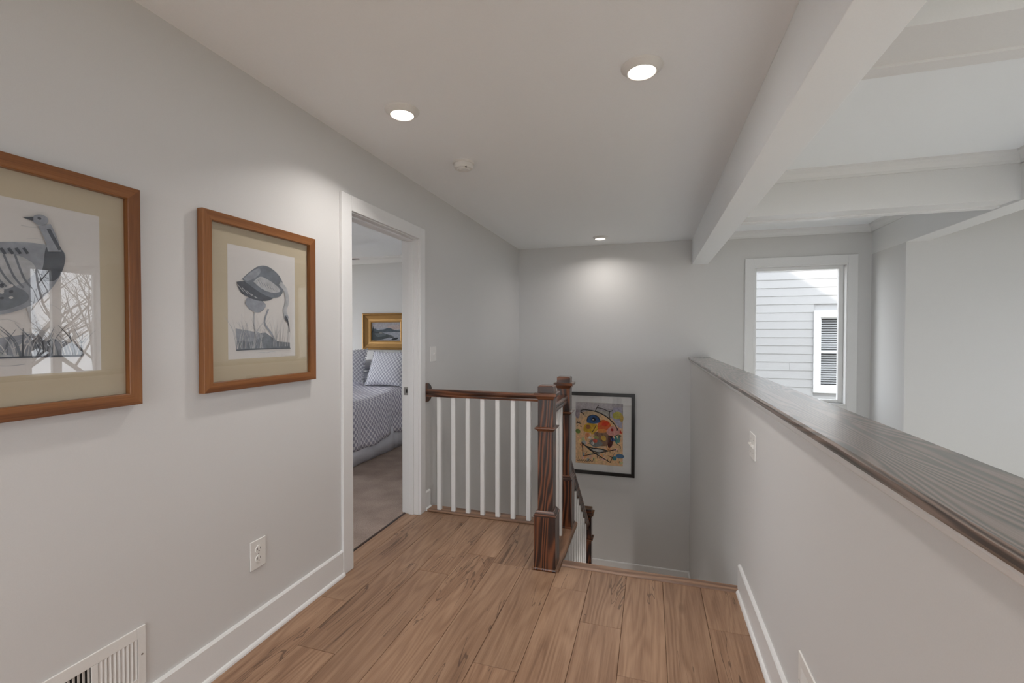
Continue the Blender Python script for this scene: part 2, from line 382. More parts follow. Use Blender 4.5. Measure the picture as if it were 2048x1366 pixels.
for c in range(11):
    x0 = .001+PW*c; x1 = x0+PW
    if c == 0: x0 = .004
    if c == 10: x1 = XK0-.004
    if c < 5: run(x0, x1, c, YB, 3.08)
    elif c == 5: run(x0, x1, c, YB, 2.488); plank(x0, 1.0, 2.488, 3.08)
    else: run(x0, x1, c, YB, 2.573)
plank(-.112, .004, JY0, JY1)
# stair nosing and landing edge
nos = [(2.573, 0), (2.577, .010), (2.60, .012), (2.632, .010), (2.638, .002), (2.636, -.014), (2.61, -.02), (2.573, -.012)]
part('nosing', MB().prism(nos, 'x', 1.156, XK0-.012), M_strip, floor, 'bare oak nosing at the stair head')

# ---- baseboards
def base_left(name, y0, y1, label):
    mb = MB(); mb.prism([(0, 0), (.015, 0), (.015, .132), (.010, .1385), (0, .1385)], 'y', y0, y1)
    mb.prism([(.015, 0), (.028, 0), (.0265, .008), (.022, .014), (.015, .017)], 'y', y0, y1)
    return struct(name, mb, M_trim, label)
base_left('baseboard_left', YB, 2.124, 'white baseboard with shoe moulding under the bird prints')
base_left('baseboard_left_stair', 3.085, 3.17, 'short white baseboard between door and railing')
mb = MB().prism([(XK0, 0), (XK0-.015, 0), (XK0-.015, .132), (XK0-.010, .1385), (XK0, .1385)], 'y', YB, 2.60)
mb.prism([(XK0-.015, 0), (XK0-.028, 0), (XK0-.0265, .008), (XK0-.022, .014), (XK0-.015, .017)], 'y', YB, 2.572)
struct('baseboard_right', mb, M_trim, 'white baseboard along the half wall')
LZ = -1.60
mb = MB().prism([(YF, LZ), (YF-.015, LZ), (YF-.015, LZ+.13), (YF-.010, LZ+.137), (YF, LZ+.137)], 'x', 0, XK0)
struct('baseboard_far', mb, M_trim, 'white baseboard on the stair landing')
mb = MB().prism([(XK0, LZ), (XK0-.015, LZ), (XK0-.015, LZ+.13), (XK0-.010, LZ+.137), (XK0, LZ+.137)], 'y', 4.30, YF-.015)
struct('baseboard_landing', mb, M_trim, 'white baseboard on the landing side wall')

# ---- cap board on the half wall, with a small moulding under it
solo('half_wall_cap', MB().prism([(2.074, 1.052), (2.0715, 1.058), (2.0715, 1.070), (2.077, 1.077), (2.303, 1.077), (2.309, 1.070), (2.309, 1.058), (2.306, 1.052)], 'y', YB, YF-.001), M_cap,
     'dark stained oak cap board running along the top of the half wall', 'ledge')
mb = MB().prism([(XK0, 1.052), (2.084, 1.052), (2.084, 1.040), (2.088, 1.028), (2.094, 1.022), (XK0, 1.018)], 'y', YB, YF)
mb.prism([(XK1, 1.052), (2.299, 1.052), (2.299, 1.040), (2.293, 1.026), (XK1, 1.02)], 'y', YB, YF)
struct('trim_9', mb, M_trim, 'white bed moulding under the oak cap')

# ---- door opening to the bedroom
door = struct('door_1', MB().box(-.128, .002, JY0-.018, JY0, 0, JZ+.018).box(-.128, .002, JY1, JY1+.018, 0, JZ+.018).box(-.128, .002, JY0, JY1, JZ, JZ+.018), M_trim, 'white painted door frame to the bedroom', bevel=.0015)
CW = .087
for nm, a in (('casing', (0, .018)), ('casing_bedroom', (-.138, -.12))):
    part(nm, MB().box(a[0], a[1], JY0-.006-CW, JY0-.006, 0, JZ+.006+CW), M_trim, door, bevel=.003)
    part(nm, MB().box(a[0], a[1], JY1+.006, JY1+.006+CW-.009, 0, JZ+.006+CW), M_trim, door, bevel=.003)
    part(nm, MB().box(a[0], a[1], JY0-.006, JY1+.006, JZ+.006, JZ+.006+CW), M_trim, door, bevel=.003)
part('door_stop', MB().box(-.075, -.035, JY0, JY0+.011, 0, JZ).box(-.075, -.035, JY1-.011, JY1, 0, JZ).box(-.075, -.035, JY0+.011, JY1-.011, JZ-.011, JZ), M_trim, door, bevel=.002)
sp = part('strike_plate', MB().box(-.117, -.084, 2.9975, 3.0, .888, .948), M_metal, door, 'brushed metal strike plate on the jamb')
part('strike_hole', MB().box(-.098, -.088, 2.9970, 2.9985, .905, .932), M_dark, sp)
part('threshold', MB().prism([(-.117, -.01), (-.117, .007), (-.109, .006), (-.104, 0), (-.104, -.01)], 'y', JY0, JY1), M_oaky, door)

# ================================================================== WINDOWS
def window_y(n, x0, x1, z0, z1, yin, yglass, label, casing=.09, bottom=True):
    """window in a wall that faces -Y"""
    fr = MB().ring('y', x0-casing, x1+casing, z0-casing, z1+casing, casing, yin-.018, yin)
    w = struct('window_%d' % n, fr, M_trim, label, bevel=.002)
    part('window_jamb', MB().ring('y', x0, x1, z0, z1, .012, yin-.012, yglass+.03), M_trim, w)
    a, b, c, d = x0+.012, x1-.012, z0+.012, z1-.012
    part('window_sash', MB().ring('y', a, b, c, d, (.03, .045, .035, .035), yglass-.02, yglass+.025), M_trim, w, bevel=.003)
    part('pane', MB().box(a+.02, b-.03, yglass, yglass+.004, c+.02, d-.02), M_pane, w)
    return w
window_y(1, *FW, YF, YF+.085, 'white framed picture window overlooking the grey siding')
def window_x(n, y0, y1, z0, z1):
    x = XR; c = .06; fr = MB().ring('x', y0-c, y1+c, z0-c, z1+c, c, x-.018, x)
    w = struct('window_%d' % n, fr, M_trim, 'white framed tall window in the right wall, from a set mostly added for daylight')
    part('window_sash', MB().ring('x', y0, y1, z0, z1, (.03, .03, .04, .03), x+.06, x+.10), M_trim, w)
    if y1-y0 > .65 and z0 > 0: part('mullion', MB().box(x+.055, x+.105, (y0+y1)/2-.13, (y0+y1)/2-.03, z0+.04, z1-.03), M_trim, w)
    part('pane', MB().box(x+.078, x+.082, y0+.02, y1-.02, z0+.02, z1-.02), M_pane, w)
n = 2
for a, b, z0, z1 in [(a, b, .50, 2.24) for a, b in RWIN]+[(a, b, -2.4, -.35) for a, b in LWIN_ADDED]:
    window_x(n, a-.03, b+.03, z0, z1); n += 1
    portal('window_daylight', (XR+.12, (a+b)/2, (z0+z1)/2), b-a+.06, z1-z0, (-1, 0, 0))
for a, b, z0, z1 in rear_added_holes:  # added rear windows, out of view, lighting the hall from behind
    fr = MB().ring('y', a-.09, b+.09, z0-.09, z1+.09, .09, YB, YB+.018)
    w = struct('window_%d' % n, fr, M_trim); n += 1
    m_ = (a+b)/2
    part('window_sash', MB().ring('y', a, b, z0, z1, .04, YB-.09, YB-.05).box(m_-.02, m_+.02, YB-.09, YB-.05, z0+.04, z1-.04), M_trim, w)
    part('pane', MB().box(a+.02, b-.02, YB-.072, YB-.068, z0+.02, z1-.02), M_pane, w)
    portal('window_daylight', ((a+b)/2, YB-.14, (z0+z1)/2), b-a, z1-z0, (0, 1, 0))
portal('window_daylight', ((FW[0]+FW[1])/2, YF+.14, (FW[2]+FW[3])/2), FW[1]-FW[0], FW[3]-FW[2], (0, -1, 0))

# ================================================================== STAIRS
st = thing('staircase', 'oak staircase dropping from the hall to a landing', 'staircase', (1.55, 2.61, LZ))
RUN = (4.276-2.61)/7
for k in range(1, 8):
    y = 2.61+RUN*(k-1)
    part('tread', MB().box(1.03, XK0-.002, y-.025, y+RUN, -.2*k-.028, -.2*k), M_tread, st, bevel=.006)
for k in range(8):
    y = 2.61+RUN*k
    part('riser', MB().box(1.03, XK0-.002, y, y+.018, -.2*(k+1), -.2*k-.028), M_trim, st)
part('landing', MB().box(.002, XK0-.002, 4.276, YF-.016, LZ-.04, LZ), M_tread, st)
for k in range(1, 6):
    y = 4.276-RUN*k
    part('tread', MB().box(.002, 1.0, y, y+RUN+.02, LZ-.2*k-.028, LZ-.2*k), M_tread, st)
    part('riser', MB().box(.002, 1.0, y+RUN, y+RUN+.018, LZ-.2*k, LZ-.2*(k-1)-.028), M_trim, st)
part('stringer', MB().prism([(2.61, -.03), (2.61, -.50), (4.276, -1.90), (4.276, -1.64), (3.2, -.75), (2.75, -.03)], 'x', 1.003, 1.03), M_trim, st)
part('fascia', MB().box(1.0-.02, 1.0+.003, 2.61, 3.18, -.28, -.004).box(.002, 1.0, 3.165, 3.18, -.28, -.004), M_trim, st)

# ================================================================== RAILING
NX = 1.073
ra = thing('stair_railing', 'dark oak stair railing with square newel posts and white balusters', 'railing', (NX, 2.552, 0))
part('base_strip', MB().box(.030, 1.0, 3.08, 3.18, 0.0, .015), M_strip, ra, 'bare oak strip under the white balusters', bevel=.003)
part('base_plate', MB().prism([(.998, .001), (.998, .013), (1.002, .015), (1.140, .015), (1.150, .012), (1.155, .004), (1.153, -.012), (1.143, -.016), (1.003, -.004)], 'y', 2.492, 3.19), M_stripy, ra, 'oak plate at the stair edge')
def newel(cy, z0, zt, zb, mid):
    """shaft with base block, base moulding, collar and pyramid cap; z0 foot, zb top of base, mid collar height, zt top"""
    sh = part('newel_post', MB().stack(NX, cy, [(zb+.02, .044), (zt-.05, .044)]), M_oak, ra, bevel=.0015)
    part('base_block', MB().stack(NX, cy, [(z0+.012, .062), (zb, .062)]), M_oak, sh, bevel=.002)
    part('base_moulding', MB().stack(NX, cy, [(zb, .0645), (zb+.007, .0645), (zb+.008, .060), (zb+.011, .058), (zb+.018, .0575), (zb+.019, .053), (zb+.026, .051), (zb+.030, .046)]), M_oakx, sh)
    part('collar', MB().stack(NX, cy, [(mid-.022, .045), (mid-.014, .050), (mid-.009, .058), (mid-.004, .0605), (mid, .060), (mid+.003, .045)]), M_oakx, sh)
    part('cap', MB().stack(NX, cy, [(zt-.080, .044), (zt-.066, .052), (zt-.058, .058), (zt-.057, .064), (zt-.042, .065), (zt-.040, .062), (zt-.0395, .045), (zt-.005, .045), (zt, .039)]), M_oakx, sh)
    part('foot', MB().stack(NX, cy, [(z0, .064), (z0+.006, .064), (z0+.012, .062)]), M_oak, sh)
newel(2.554, .0, 1.050, .306, .812)
newel(3.114, .015, 1.050, .345, .812)
newel(4.345, LZ, -.318, -1.05, -.60)
RAILP = [(-.022, 0), (.022, 0), (.024, .012), (.020, .020), (.029, .034), (.030, .046), (.022, .056), (-.022, .056), (-.030, .046), (-.029, .034), (-.020, .020), (-.024, .012)]
part('handrail', MB().prism([(3.116+u, .869+v) for u, v in RAILP], 'x', .012, NX-.04), M_oakx, ra)
part('handrail', MB().prism([(NX+u, .869+v) for u, v in RAILP], 'y', 2.59, 3.075), M_oaky, ra)
part('rosette', MB().lathe((0, 3.130, .895), [(.074, 0.0), (.074, .010), (.068, .016), (.03, .019)], 'x', 40), M_oak, ra, 'round oak rosette fixing the rail to the wall')
SL = -.84
def rail_top(y): return .363+SL*(y-3.345)
mb = MB(); vs = []; fs = []
for y in (3.15, 4.31):
    for u, v in RAILP: vs.append((NX+u, y, rail_top(y)+(v-.056)*1.31))
k = len(RAILP); mb.add(vs, [tuple(range(k))[::-1], tuple(range(k, 2*k))]+[(i, (i+1) % k, k+(i+1) % k, k+i) for i in range(k)])
part('handrail', mb, M_oaky, ra, 'sloping oak handrail down to the landing')
BM = {}
def baluster(x, y, z0, z1):
    h = round(z1-z0, 3)
    if h not in BM:
        b = .016; c = .0035
        prof = [(-b+c, -b), (b-c, -b), (b, -b+c), (b, b-c), (b-c, b), (-b+c, b), (-b, b-c), (-b, -b+c)]
        BM[h] = MB().prism(prof, 'z', 0, h).mesh('baluster', M_bal)
    inst('baluster', BM[h], ra, (x, y, z0))
for i in range(8): baluster(.118+.1165*i, 3.116, .015, .872)
for i in range(3): baluster(NX, 2.725+.11*i, .015, .872)
for i in range(9):
    y = 3.215+.119*i
    kk = max(1, min(7, int((y-2.61)/RUN)+1)); baluster(NX, y, -.2*kk, rail_top(y)-.070)

# ================================================================== FRAMED PICTURES (built facing -Y, width along X, height along Z)
def mitred(W_, H_, prof):
    """four mitred rails; prof = (inset, forward) around a closed loop"""
    out = []; n_ = len(prof)
    for side in range(4):
        mb = MB(); vs = []
        for end in (0, 1):
            for ins, fwd in prof:
                a, b = W_/2-ins, H_/2-ins
                cx = [((-a, -b), (a, -b)), ((a, -b), (a, b)), ((a, b), (-a, b)), ((-a, b), (-a, -b))][side][end]
                vs.append((cx[0], -fwd, cx[1]))
        mb.add(vs, [tuple(range(n_))[::-1], tuple(range(n_, 2*n_))]+[(i, (i+1) % n_, n_+(i+1) % n_, n_+i) for i in range(n_)])
        out.append(mb)
    return out
def poly_print(w, h, shapes, z=.0):
    """flat inked shapes on paper: each layer a hair above the last; coordinates 0..1 across, 0..1 up"""
    mb = MB(); mats = []; 
    def mi(c):
        m = c if isinstance(c, bpy.types.Material) else flat(c)
        if m not in mats: mats.append(m)
        return mats.index(m)
    def P(u, v, d): return ((u-.5)*w, -d, (v-.5)*h)
    d = z
    for sh in shapes:
        d += .00003; kind, c = sh[0], mi(sh[1])
        if kind == 'poly': mb.add([P(u, v, d) for u, v in sh[2]], [tuple(range(len(sh[2])))], c)
        elif kind == 'oval':
            cu, cv, a, b, r = sh[2]; n_ = 20; pts = []
            for k in range(n_):
                t = 2*math.pi*k/n_; x, y = a*w*math.cos(t), b*h*math.sin(t)
                pts.append((cu+(x*math.cos(r)-y*math.sin(r))/w, cv+(x*math.sin(r)+y*math.cos(r))/h))
            mb.add([P(u, v, d) for u, v in pts], [tuple(range(n_))], c)
        elif kind == 'line':
            pts = smooth(sh[2]) if len(sh[2]) > 2 and not (len(sh) > 4 and sh[4]) else sh[2]; wd = sh[3]
            vs = []; fs = []; N = len(pts)
            for i, (u, v) in enumerate(pts):
                a = pts[max(0, i-1)]; b = pts[min(N-1, i+1)]; tx, ty = (b[0]-a[0])*w, (b[1]-a[1])*h; L = math.hypot(tx, ty) or 1
                ww = wd/2*(1 if len(sh) < 6 else 1-.8*i/(N-1))
                nx, ny = -ty/L*ww/w, tx/L*ww/h
                vs += [P(u+nx, v+ny, d), P(u-nx, v-ny, d)]
            for i in range(N-1): fs.append((2*i, 2*i+1, 2*i+3, 2*i+2))
            mb.add(vs, fs, c)
    return mb, mats
def smooth(p, k=6):
    out = []
    for i in range(len(p)-1):
        a, b, c, d = p[max(0, i-1)], p[i], p[i+1], p[min(len(p)-1, i+2)]
        for j in range(k):
            t = j/k
            out.append(tuple(.5*((2*b[q])+(-a[q]+c[q])*t+(2*a[q]-5*b[q]+4*c[q]-d[q])*t*t+(-a[q]+3*b[q]-3*c[q]+d[q])*t**3) for q in (0, 1)))
    return out+[p[-1]]
def blob(pts): return smooth(list(pts)+[pts[0]], 5)[:-1]
def framed(name, label, cat, loc, rot, W_, H_, prof, fm, matm, win, imgsize, imgoff, shapes, glass=True, depth=.012):
    t = thing(name, label, cat, loc, rot=rot)
    for i, mb in enumerate(mitred(W_, H_, prof)):
        part('frame_rail', mb, fm[i % 2], t, local=True)
    ix = prof[0][0] if win is None else win
    part('backing', MB().box(-W_/2+.01, W_/2-.01, -.004, .0, -H_/2+.01, H_/2-.01), M_dark, t, local=True)
    if matm: part('mat_board', MB().box(-W_/2+ix, W_/2-ix, -.007, -.004, -H_/2+ix, H_/2-ix), matm, t, local=True)
    mb, mats = poly_print(imgsize[0], imgsize[1], shapes, .0072)
    mb.v = [(v[0]+imgoff[0], v[1], v[2]+imgoff[1]) for v in mb.v]
    part('print', mb, mats, t, local=True)
    if glass: part('glass', MB().box(-W_/2+ix, W_/2-ix, -depth-.002, -depth, -H_/2+ix, H_/2-ix), M_picglass, t, local=True)
    return t
FP = [(0, 0), (0, .026), (.002, .028), (.036, .028), (.038, .026), (.038, .006), (.03, .0)]
INK = (.16, .18, .21); INK2 = (.27, .29, .33); INK3 = (.42, .43, .45); PALE = (.53, .525, .525); DK = (.075, .085, .105)
rr = random.Random(3)
def reeds(n_, u0, u1, v0, v1, cols, wd=.0022, lean=.16):
    out = []
    for i in range(n_):
        u = rr.uniform(u0, u1); h = rr.uniform(.5, 1)*(v1-v0); l_ = rr.uniform(-lean, lean); c = rr.choice(cols)
        out.append(('line', c, [(u, v0), (u+l_*.3, v0+h*.55), (u+l_, v0+h)], rr.uniform(.6, 1)*wd, False, True))
    return out
# a generic wading bird among reeds
her = [('poly', M_paper, [(0, 0), (1, 0), (1, 1), (0, 1)]),
       ('poly', INK, [(.10, .075), (.91, .075), (.91, .135), (.70, .15), (.52, .235), (.30, .22), (.10, .27)]),
       ('poly', INK2, [(.10, .16), (.30, .15), (.5, .20), (.42, .235), (.10, .27)])]
her += reeds(34, .10, .48, .09, .40, [PALE, INK3, INK2], .003, .2)+reeds(20, .60, .90, .10, .42, [INK3, PALE, INK2], .0022, .1)
her += [('line', INK3, [(.36, .46), (.345, .34), (.37, .22)], .006), ('line', INK2, [(.56, .46), (.50, .33), (.60, .23), (.66, .15)], .008),
        ('poly', INK2, blob([(.22, .50), (.28, .45), (.38, .42), (.47, .44), (.52, .50), (.40, .55), (.26, .55)])),
        ('poly', DK, blob([(.11, .68), (.16, .60), (.26, .555), (.42, .53), (.58, .545), (.68, .60), (.66, .66), (.48, .69), (.28, .70)])),
        ('poly', INK, blob([(.18, .71), (.30, .79), (.42, .85), (.56, .86), (.72, .80), (.80, .70), (.76, .60), (.62, .57), (.46, .60), (.30, .66)])),
        ('poly', INK2, blob([(.20, .715), (.30, .78), (.42, .83), (.44, .79), (.36, .735), (.26, .70)])),
        ('poly', INK3, blob([(.34, .70), (.44, .755), (.58, .73), (.72, .675), (.74, .635), (.60, .62), (.46, .645)]))]
for i in range(15): her.append(('line', PALE if i % 2 else INK2, [(.36+.022*i, .735-.006*i), (.40+.021*i, .69-.004*i)], .0028))
for i in range(10): her.append(('line', DK if i % 2 else INK3, [(.12+.03*i, .66-.012*i), (.20+.03*i, .60-.008*i)], .003))
her += [('line', INK3, [(.74, .72), (.83, .66), (.86, .55), (.82, .46), (.84, .40)], .022), ('oval', INK2, (.845, .385, .035, .028, -.9)), ('line', DK, [(.86, .37), (.885, .30), (.90, .24)], .008, False, True),
        ('poly', DK, blob([(.82, .41), (.86, .38), (.87, .34), (.83, .36)])), ('line', DK, [(.10, .078), (.5, .083), (.91, .078)], .004), ('line', INK3, [(.38, .046), (.46, .052), (.52, .045), (.60, .052), (.66, .048)], .0016)]
framed('framed_print', 'cherry framed grey print of a wading bird in reeds, hung nearest the doorway', 'framed print', (.004, 1.596, 1.4675), (0, 0, math.pi/2), .600, .701, FP, (M_cherryx, M_cherry), M_tan, .036, (.361, .468), (.0, .006), her)
# a generic game bird on the ground
tur = [('poly', M_paper, [(0, 0), (1, 0), (1, 1), (0, 1)]), ('poly', INK2, [(.05, .10), (.90, .10), (.86, .17), (.62, .24), (.38, .20), (.05, .22)])]
for i in range(26):
    a = rr.uniform(.05, .8); b = rr.uniform(.12, .9)
    tur.append(('line', PALE, [(a, b), (a+.06, b+rr.uniform(-.01, .03)), (a+.13, b+rr.uniform(-.03, .05))], .003, False, True))
tur += reeds(46, .45, .90, .10, .30, [PALE, INK3, DK, INK], .0045, .12)+reeds(26, .05, .5, .10, .22, [PALE, INK3, INK], .003, .1)
tur += [('line', INK3, [(.44, .42), (.42, .28), (.40, .12)], .016), ('line', INK3, [(.60, .42), (.64, .28), (.70, .20)], .014), ('line', INK3, [(.38, .115), (.44, .12), (.52, .105)], .009),
        ('poly', INK2, blob([(.05, .52), (.10, .42), (.28, .34), (.48, .345), (.64, .42), (.74, .54), (.79, .66), (.78, .745), (.64, .765), (.44, .735), (.22, .66)])),
        ('poly', INK, blob([(.05, .53), (.10, .43), (.28, .35), (.46, .36), (.60, .43), (.55, .50), (.30, .52), (.12, .56)])),
        ('poly', INK3, blob([(.20, .56), (.28, .49), (.44, .47), (.58, .53), (.64, .62), (.56, .68), (.40, .675), (.26, .63)])),
        ('poly', DK, blob([(.66, .55), (.74, .56), (.79, .66), (.78, .745), (.70, .755), (.68, .65)]))]
for i in range(7): tur.append(('line', INK, [(.24+.05*i, .625+.010*i), (.31+.045*i, .56), (.38+.04*i, .50)], .005))
for r_ in range(5):
    for i in range(11): tur.append(('oval', DK if (i+r_) % 2 else PALE, (.10+.042*i, .38+.032*r_+.006*i*(r_ < 3), .010, .007, .3)))
for i in range(13): tur.append(('line', DK, [(.16+.035*i, .655+.006*i), (.18+.035*i, .625+.006*i)], .007))
tur += [('line', INK2, [(.735, .73), (.72, .80), (.685, .88)], .030), ('oval', INK2, (.665, .905, .042, .030, .3)), ('poly', DK, [(.63, .915), (.575, .90), (.63, .89)]), ('oval', DK, (.66, .912, .010, .008, 0)),
        ('line', DK, [(.705, .86), (.735, .80), (.765, .745)], .009), ('line', DK, [(.05, .098), (.5, .105), (.88, .10)], .005), ('line', INK3, [(.30, .06), (.40, .066), (.5, .058), (.58, .064)], .002)]
framed('framed_print', 'cherry framed grey print of a large game bird, hung beside the wading bird print', 'framed print', (.004, .770, 1.4640), (0, 0, math.pi/2), .618, .704, FP, (M_cherryx, M_cherry), M_tan, .036, (.43, .474), (-.012, .004), tur)

# the painting over the landing: loose colour with a drawn face, hat and bow tie
PCH = (.80, .52, .28); BK = (.012, .010, .010)
art = [('poly', (.74, .52, .33), [(0, 0), (1, 0), (1, 1), (0, 1)]), ('poly', (.44, .42, .38), [(0, 1), (0, .84), (.3, .86), (.6, .80), (1, .70), (1, 1)]), ('poly', (.43, .40, .42), [(0, .995), (1, .995), (1, .86), (.4, .88), (0, .80)]),
       ('poly', (.42, .40, .50), [(.80, .93), (.98, .94), (.99, .60), (.90, .62), (.74, .80)]), ('oval', (.50, .46, .10), (.88, .81, .10, .06, .3)), ('oval', (.56, .38, .10), (.97, .77, .04, .06, 0)), ('oval', (.38, .32, .36), (.04, .80, .05, .07, 0)),
       ('poly', PCH, [(.01, .55), (.12, .70), (.25, .80), (.40, .83), (.55, .82), (.68, .75), (.80, .66), (.95, .50), (.99, .3), (.99, .01), (.01, .01)]), ('poly', (.60, .44, .28), blob([(.12, .83), (.35, .86), (.55, .80), (.44, .74), (.22, .76)]))]
rc = random.Random(11); CC = [(.84, .50, .28), (.84, .60, .28), (.80, .32, .14), (.82, .50, .40), (.58, .58, .30), (.82, .68, .46), (.84, .40, .18), (.42, .44, .44)]
for i in range(80): art.append(('oval', rc.choice(CC), (rc.uniform(.04, .96), rc.uniform(.04, .62), rc.uniform(.015, .06), rc.uniform(.01, .04), rc.uniform(0, 3))))
art += [('poly', (.28, .15, .09), blob([(.40, .52), (.66, .56), (.76, .52), (.72, .34), (.50, .30), (.42, .38)])), ('poly', (.20, .20, .19), blob([(.30, .38), (.44, .42), (.58, .34), (.46, .28), (.34, .30)])),
        ('poly', (.62, .36, .02), blob([(.18, .62), (.30, .67), (.46, .64), (.47, .56), (.36, .51), (.18, .53)])), ('oval', (.34, .13, .04), (.27, .60, .055, .035, 0)), ('poly', (.68, .42, .04), blob([(.34, .60), (.48, .63), (.42, .52), (.34, .48)])),
        ('poly', (.70, .13, .03), blob([(.50, .70), (.60, .73), (.72, .69), (.74, .62), (.62, .53), (.50, .53), (.47, .62)])), ('poly', (.74, .06, .02), blob([(.58, .70), (.70, .70), (.68, .64), (.56, .64)])), ('poly', (.76, .28, .06), blob([(.48, .57), (.62, .58), (.66, .53), (.48, .52)])),
        ('poly', (.66, .32, .28), blob([(.66, .56), (.76, .63), (.92, .60), (.94, .53), (.80, .48), (.68, .50)])), ('oval', (.40, .03, .03), (.775, .575, .028, .024, .5)), ('poly', (.64, .06, .03), [(.93, .53), (.955, .58), (.985, .52)]),
        ('poly', (.10, .025, .02), blob([(.69, .47), (.78, .48), (.80, .40), (.76, .30), (.69, .30)])), ('oval', (.06, .10, .26), (.79, .42, .05, .03, -.5)), ('oval', (.05, .25, .22), (.86, .42, .03, .07, .2)), ('oval', (.10, .26, .22), (.92, .43, .03, .06, -.1)),
        ('oval', (.18, .26, .06), (.05, .52, .055, .035, -.5)), ('oval', (.60, .36, .06), (.60, .43, .05, .05, .4)), ('oval', (.62, .10, .05), (.42, .38, .05, .03, 0)), ('oval', (.74, .70, .66), (.31, .425, .035, .018, 0)), ('oval', (.70, .68, .66), (.37, .34, .03, .025, 0)), ('oval', (.36, .36, .10), (.44, .44, .06, .02, -.2)),
        ('poly', (.05, .12, .28), blob([(.24, .67), (.28, .77), (.40, .80), (.50, .76), (.52, .69), (.40, .66)])), ('poly', (.04, .09, .22), blob([(.31, .71), (.33, .77), (.44, .78), (.50, .72), (.42, .68)])), ('oval', BK, (.385, .725, .045, .035, 0)), ('oval', (.62, .60, .58), (.375, .725, .013, .012, 0)),
        ('oval', (.06, .16, .30), (.94, .16, .09, .035, 0)), ('oval', (.05, .22, .26), (.83, .12, .045, .035, .4)), ('poly', (.56, .54, .50), blob([(.30, .245), (.42, .255), (.60, .235), (.52, .20), (.40, .205)]))]
L = lambda p, w_=.009, st=False: art.append(('line', BK, p, w_, st))
L([(.42, .86), (.45, .91), (.49, .965)]); L([(.465, .92), (.58, .905), (.70, .87), (.74, .87), (.79, .885)]); L([(.725, .87), (.715, .81), (.725, .75)]); L([(.475, .965), (.49, .945)], .008)
L([(.18, .80), (.11, .85), (.18, .875), (.35, .868), (.52, .835), (.68, .77), (.82, .67), (.89, .585), (.87, .575)], .011)
L([(.15, .33), (.16, .12), (.42, .175), (.86, .265), (.74, .05), (.47, .155), (.30, .235), (.15, .33)], .013, True)
L([(.23, .285), (.34, .262), (.52, .255), (.68, .235)], .014); L([(.26, .275), (.38, .215), (.50, .195), (.62, .215), (.68, .235)], .011)
L([(.24, .69), (.27, .765), (.38, .80), (.48, .77), (.53, .70)], .008); L([(.44, .63), (.36, .52)], .008); L([(.02, .65), (.06, .66), (.12, .645)], .010); L([(.03, .69), (.05, .66)], .007); L([(.07, .69), (.08, .66)], .007); L([(.02, .60), (.05, .61)], .008); L([(.10, .60), (.13, .595)], .006)
L([(.70, .47), (.76, .455), (.79, .40)], .009); L([(.82, .47), (.90, .50), (.96, .49)], .008); L([(.88, .35), (.94, .33), (.95, .28)], .008); L([(.70, .155), (.76, .14), (.80, .12)], .008)
for i in range(7): L([(.03+.05*i, .06), (.045+.05*i, .035), (.07+.05*i, .045), (.075+.05*i, .065)], .005)
for i in range(26):
    a, b = rc.uniform(.04, .94), rc.uniform(.04, .48); L([(a, b), (a+rc.uniform(-.03, .03), b+.03), (a+rc.uniform(-.05, .05), b+rc.uniform(-.01, .06))], .004)
BP = [(0, 0), (0, .026), (.003, .030), (.038, .030), (.041, .024), (.041, .006), (.03, 0)]
framed('framed_painting', 'black framed colourful abstract face painting hung over the stair landing', 'framed painting', (1.040, YF-.002, .107), (0, 0, 0), .860, 1.02, BP, (M_black, M_black), M_white, .040, (.580, .770), (.0, .0), art)

# ================================================================== WALL PLATES AND GRILLES
o = thing('wall_outlet', 'white duplex outlet on the wall below the wading bird print', 'outlet', (0, 1.5595, .384))
part('cover_plate', MB().box(0, .006, 1.519, 1.600, .321, .447), M_plast, o, bevel=.004)
for z in (.4045, .3635):
    rc_ = part('receptacle', MB().lathe((.004, 1.5595, z), [(.0165, 0), (.0165, .005)], 'x', 24), M_plast, o)
    part('slot', MB().box(.0088, .0094, 1.5515, 1.5535, z-.002, z+.008), M_dark, rc_); part('slot', MB().box(.0088, .0094, 1.5655, 1.5675, z-.002, z+.008), M_dark, rc_)
    part('slot', MB().lathe((.0088, 1.5595, z-.008), [(.0025, 0), (.0025, .0006)], 'x', 12), M_dark, rc_)
part('screw', MB().lathe((.006, 1.5595, .384), [(.003, 0), (.0025, .001)], 'x', 12), M_metal, o)
def switch(label, y, z, face, sgn, w_, toggles):
    o = thing('light_switch', label, 'light switch', (face, y, z))
    a, b = sorted((face, face+sgn*.006)); part('cover_plate', MB().box(a, b, y-w_/2, y+w_/2, z-.059, z+.059), M_plast, o, bevel=.003)
    for dy in toggles:
        x0 = face+sgn*.005; P = [(y+dy-.005, z-.011), (y+dy+.005, z-.011), (y+dy+.005, z+.011), (y+dy-.005, z+.011)]
        mb = MB(); vs = [(x0, p, q) for p, q in P]+[(face+sgn*.018, p, q*.25+(z+.012)*.75) for p, q in P]
        mb.add(vs, [(3, 2, 1, 0), (4, 5, 6, 7)]+[(i, (i+1) % 4, 4+(i+1) % 4, 4+i) for i in range(4)]); part('toggle', mb, M_plast, o)
        for dz in (-.03, .03): part('screw', MB().lathe((face+sgn*.0055, y+dy, z+dz), [(.0025, 0), (.002, sgn*.001)], 'x', 10), M_metal, o)
switch('white toggle switch on the wall above the rail rosette', 3.242, 1.186, 0, 1, .098, (.004,))
switch('white double toggle switch on the half wall', 2.328, .826, XK0, -1, .116, (-.023, .023))
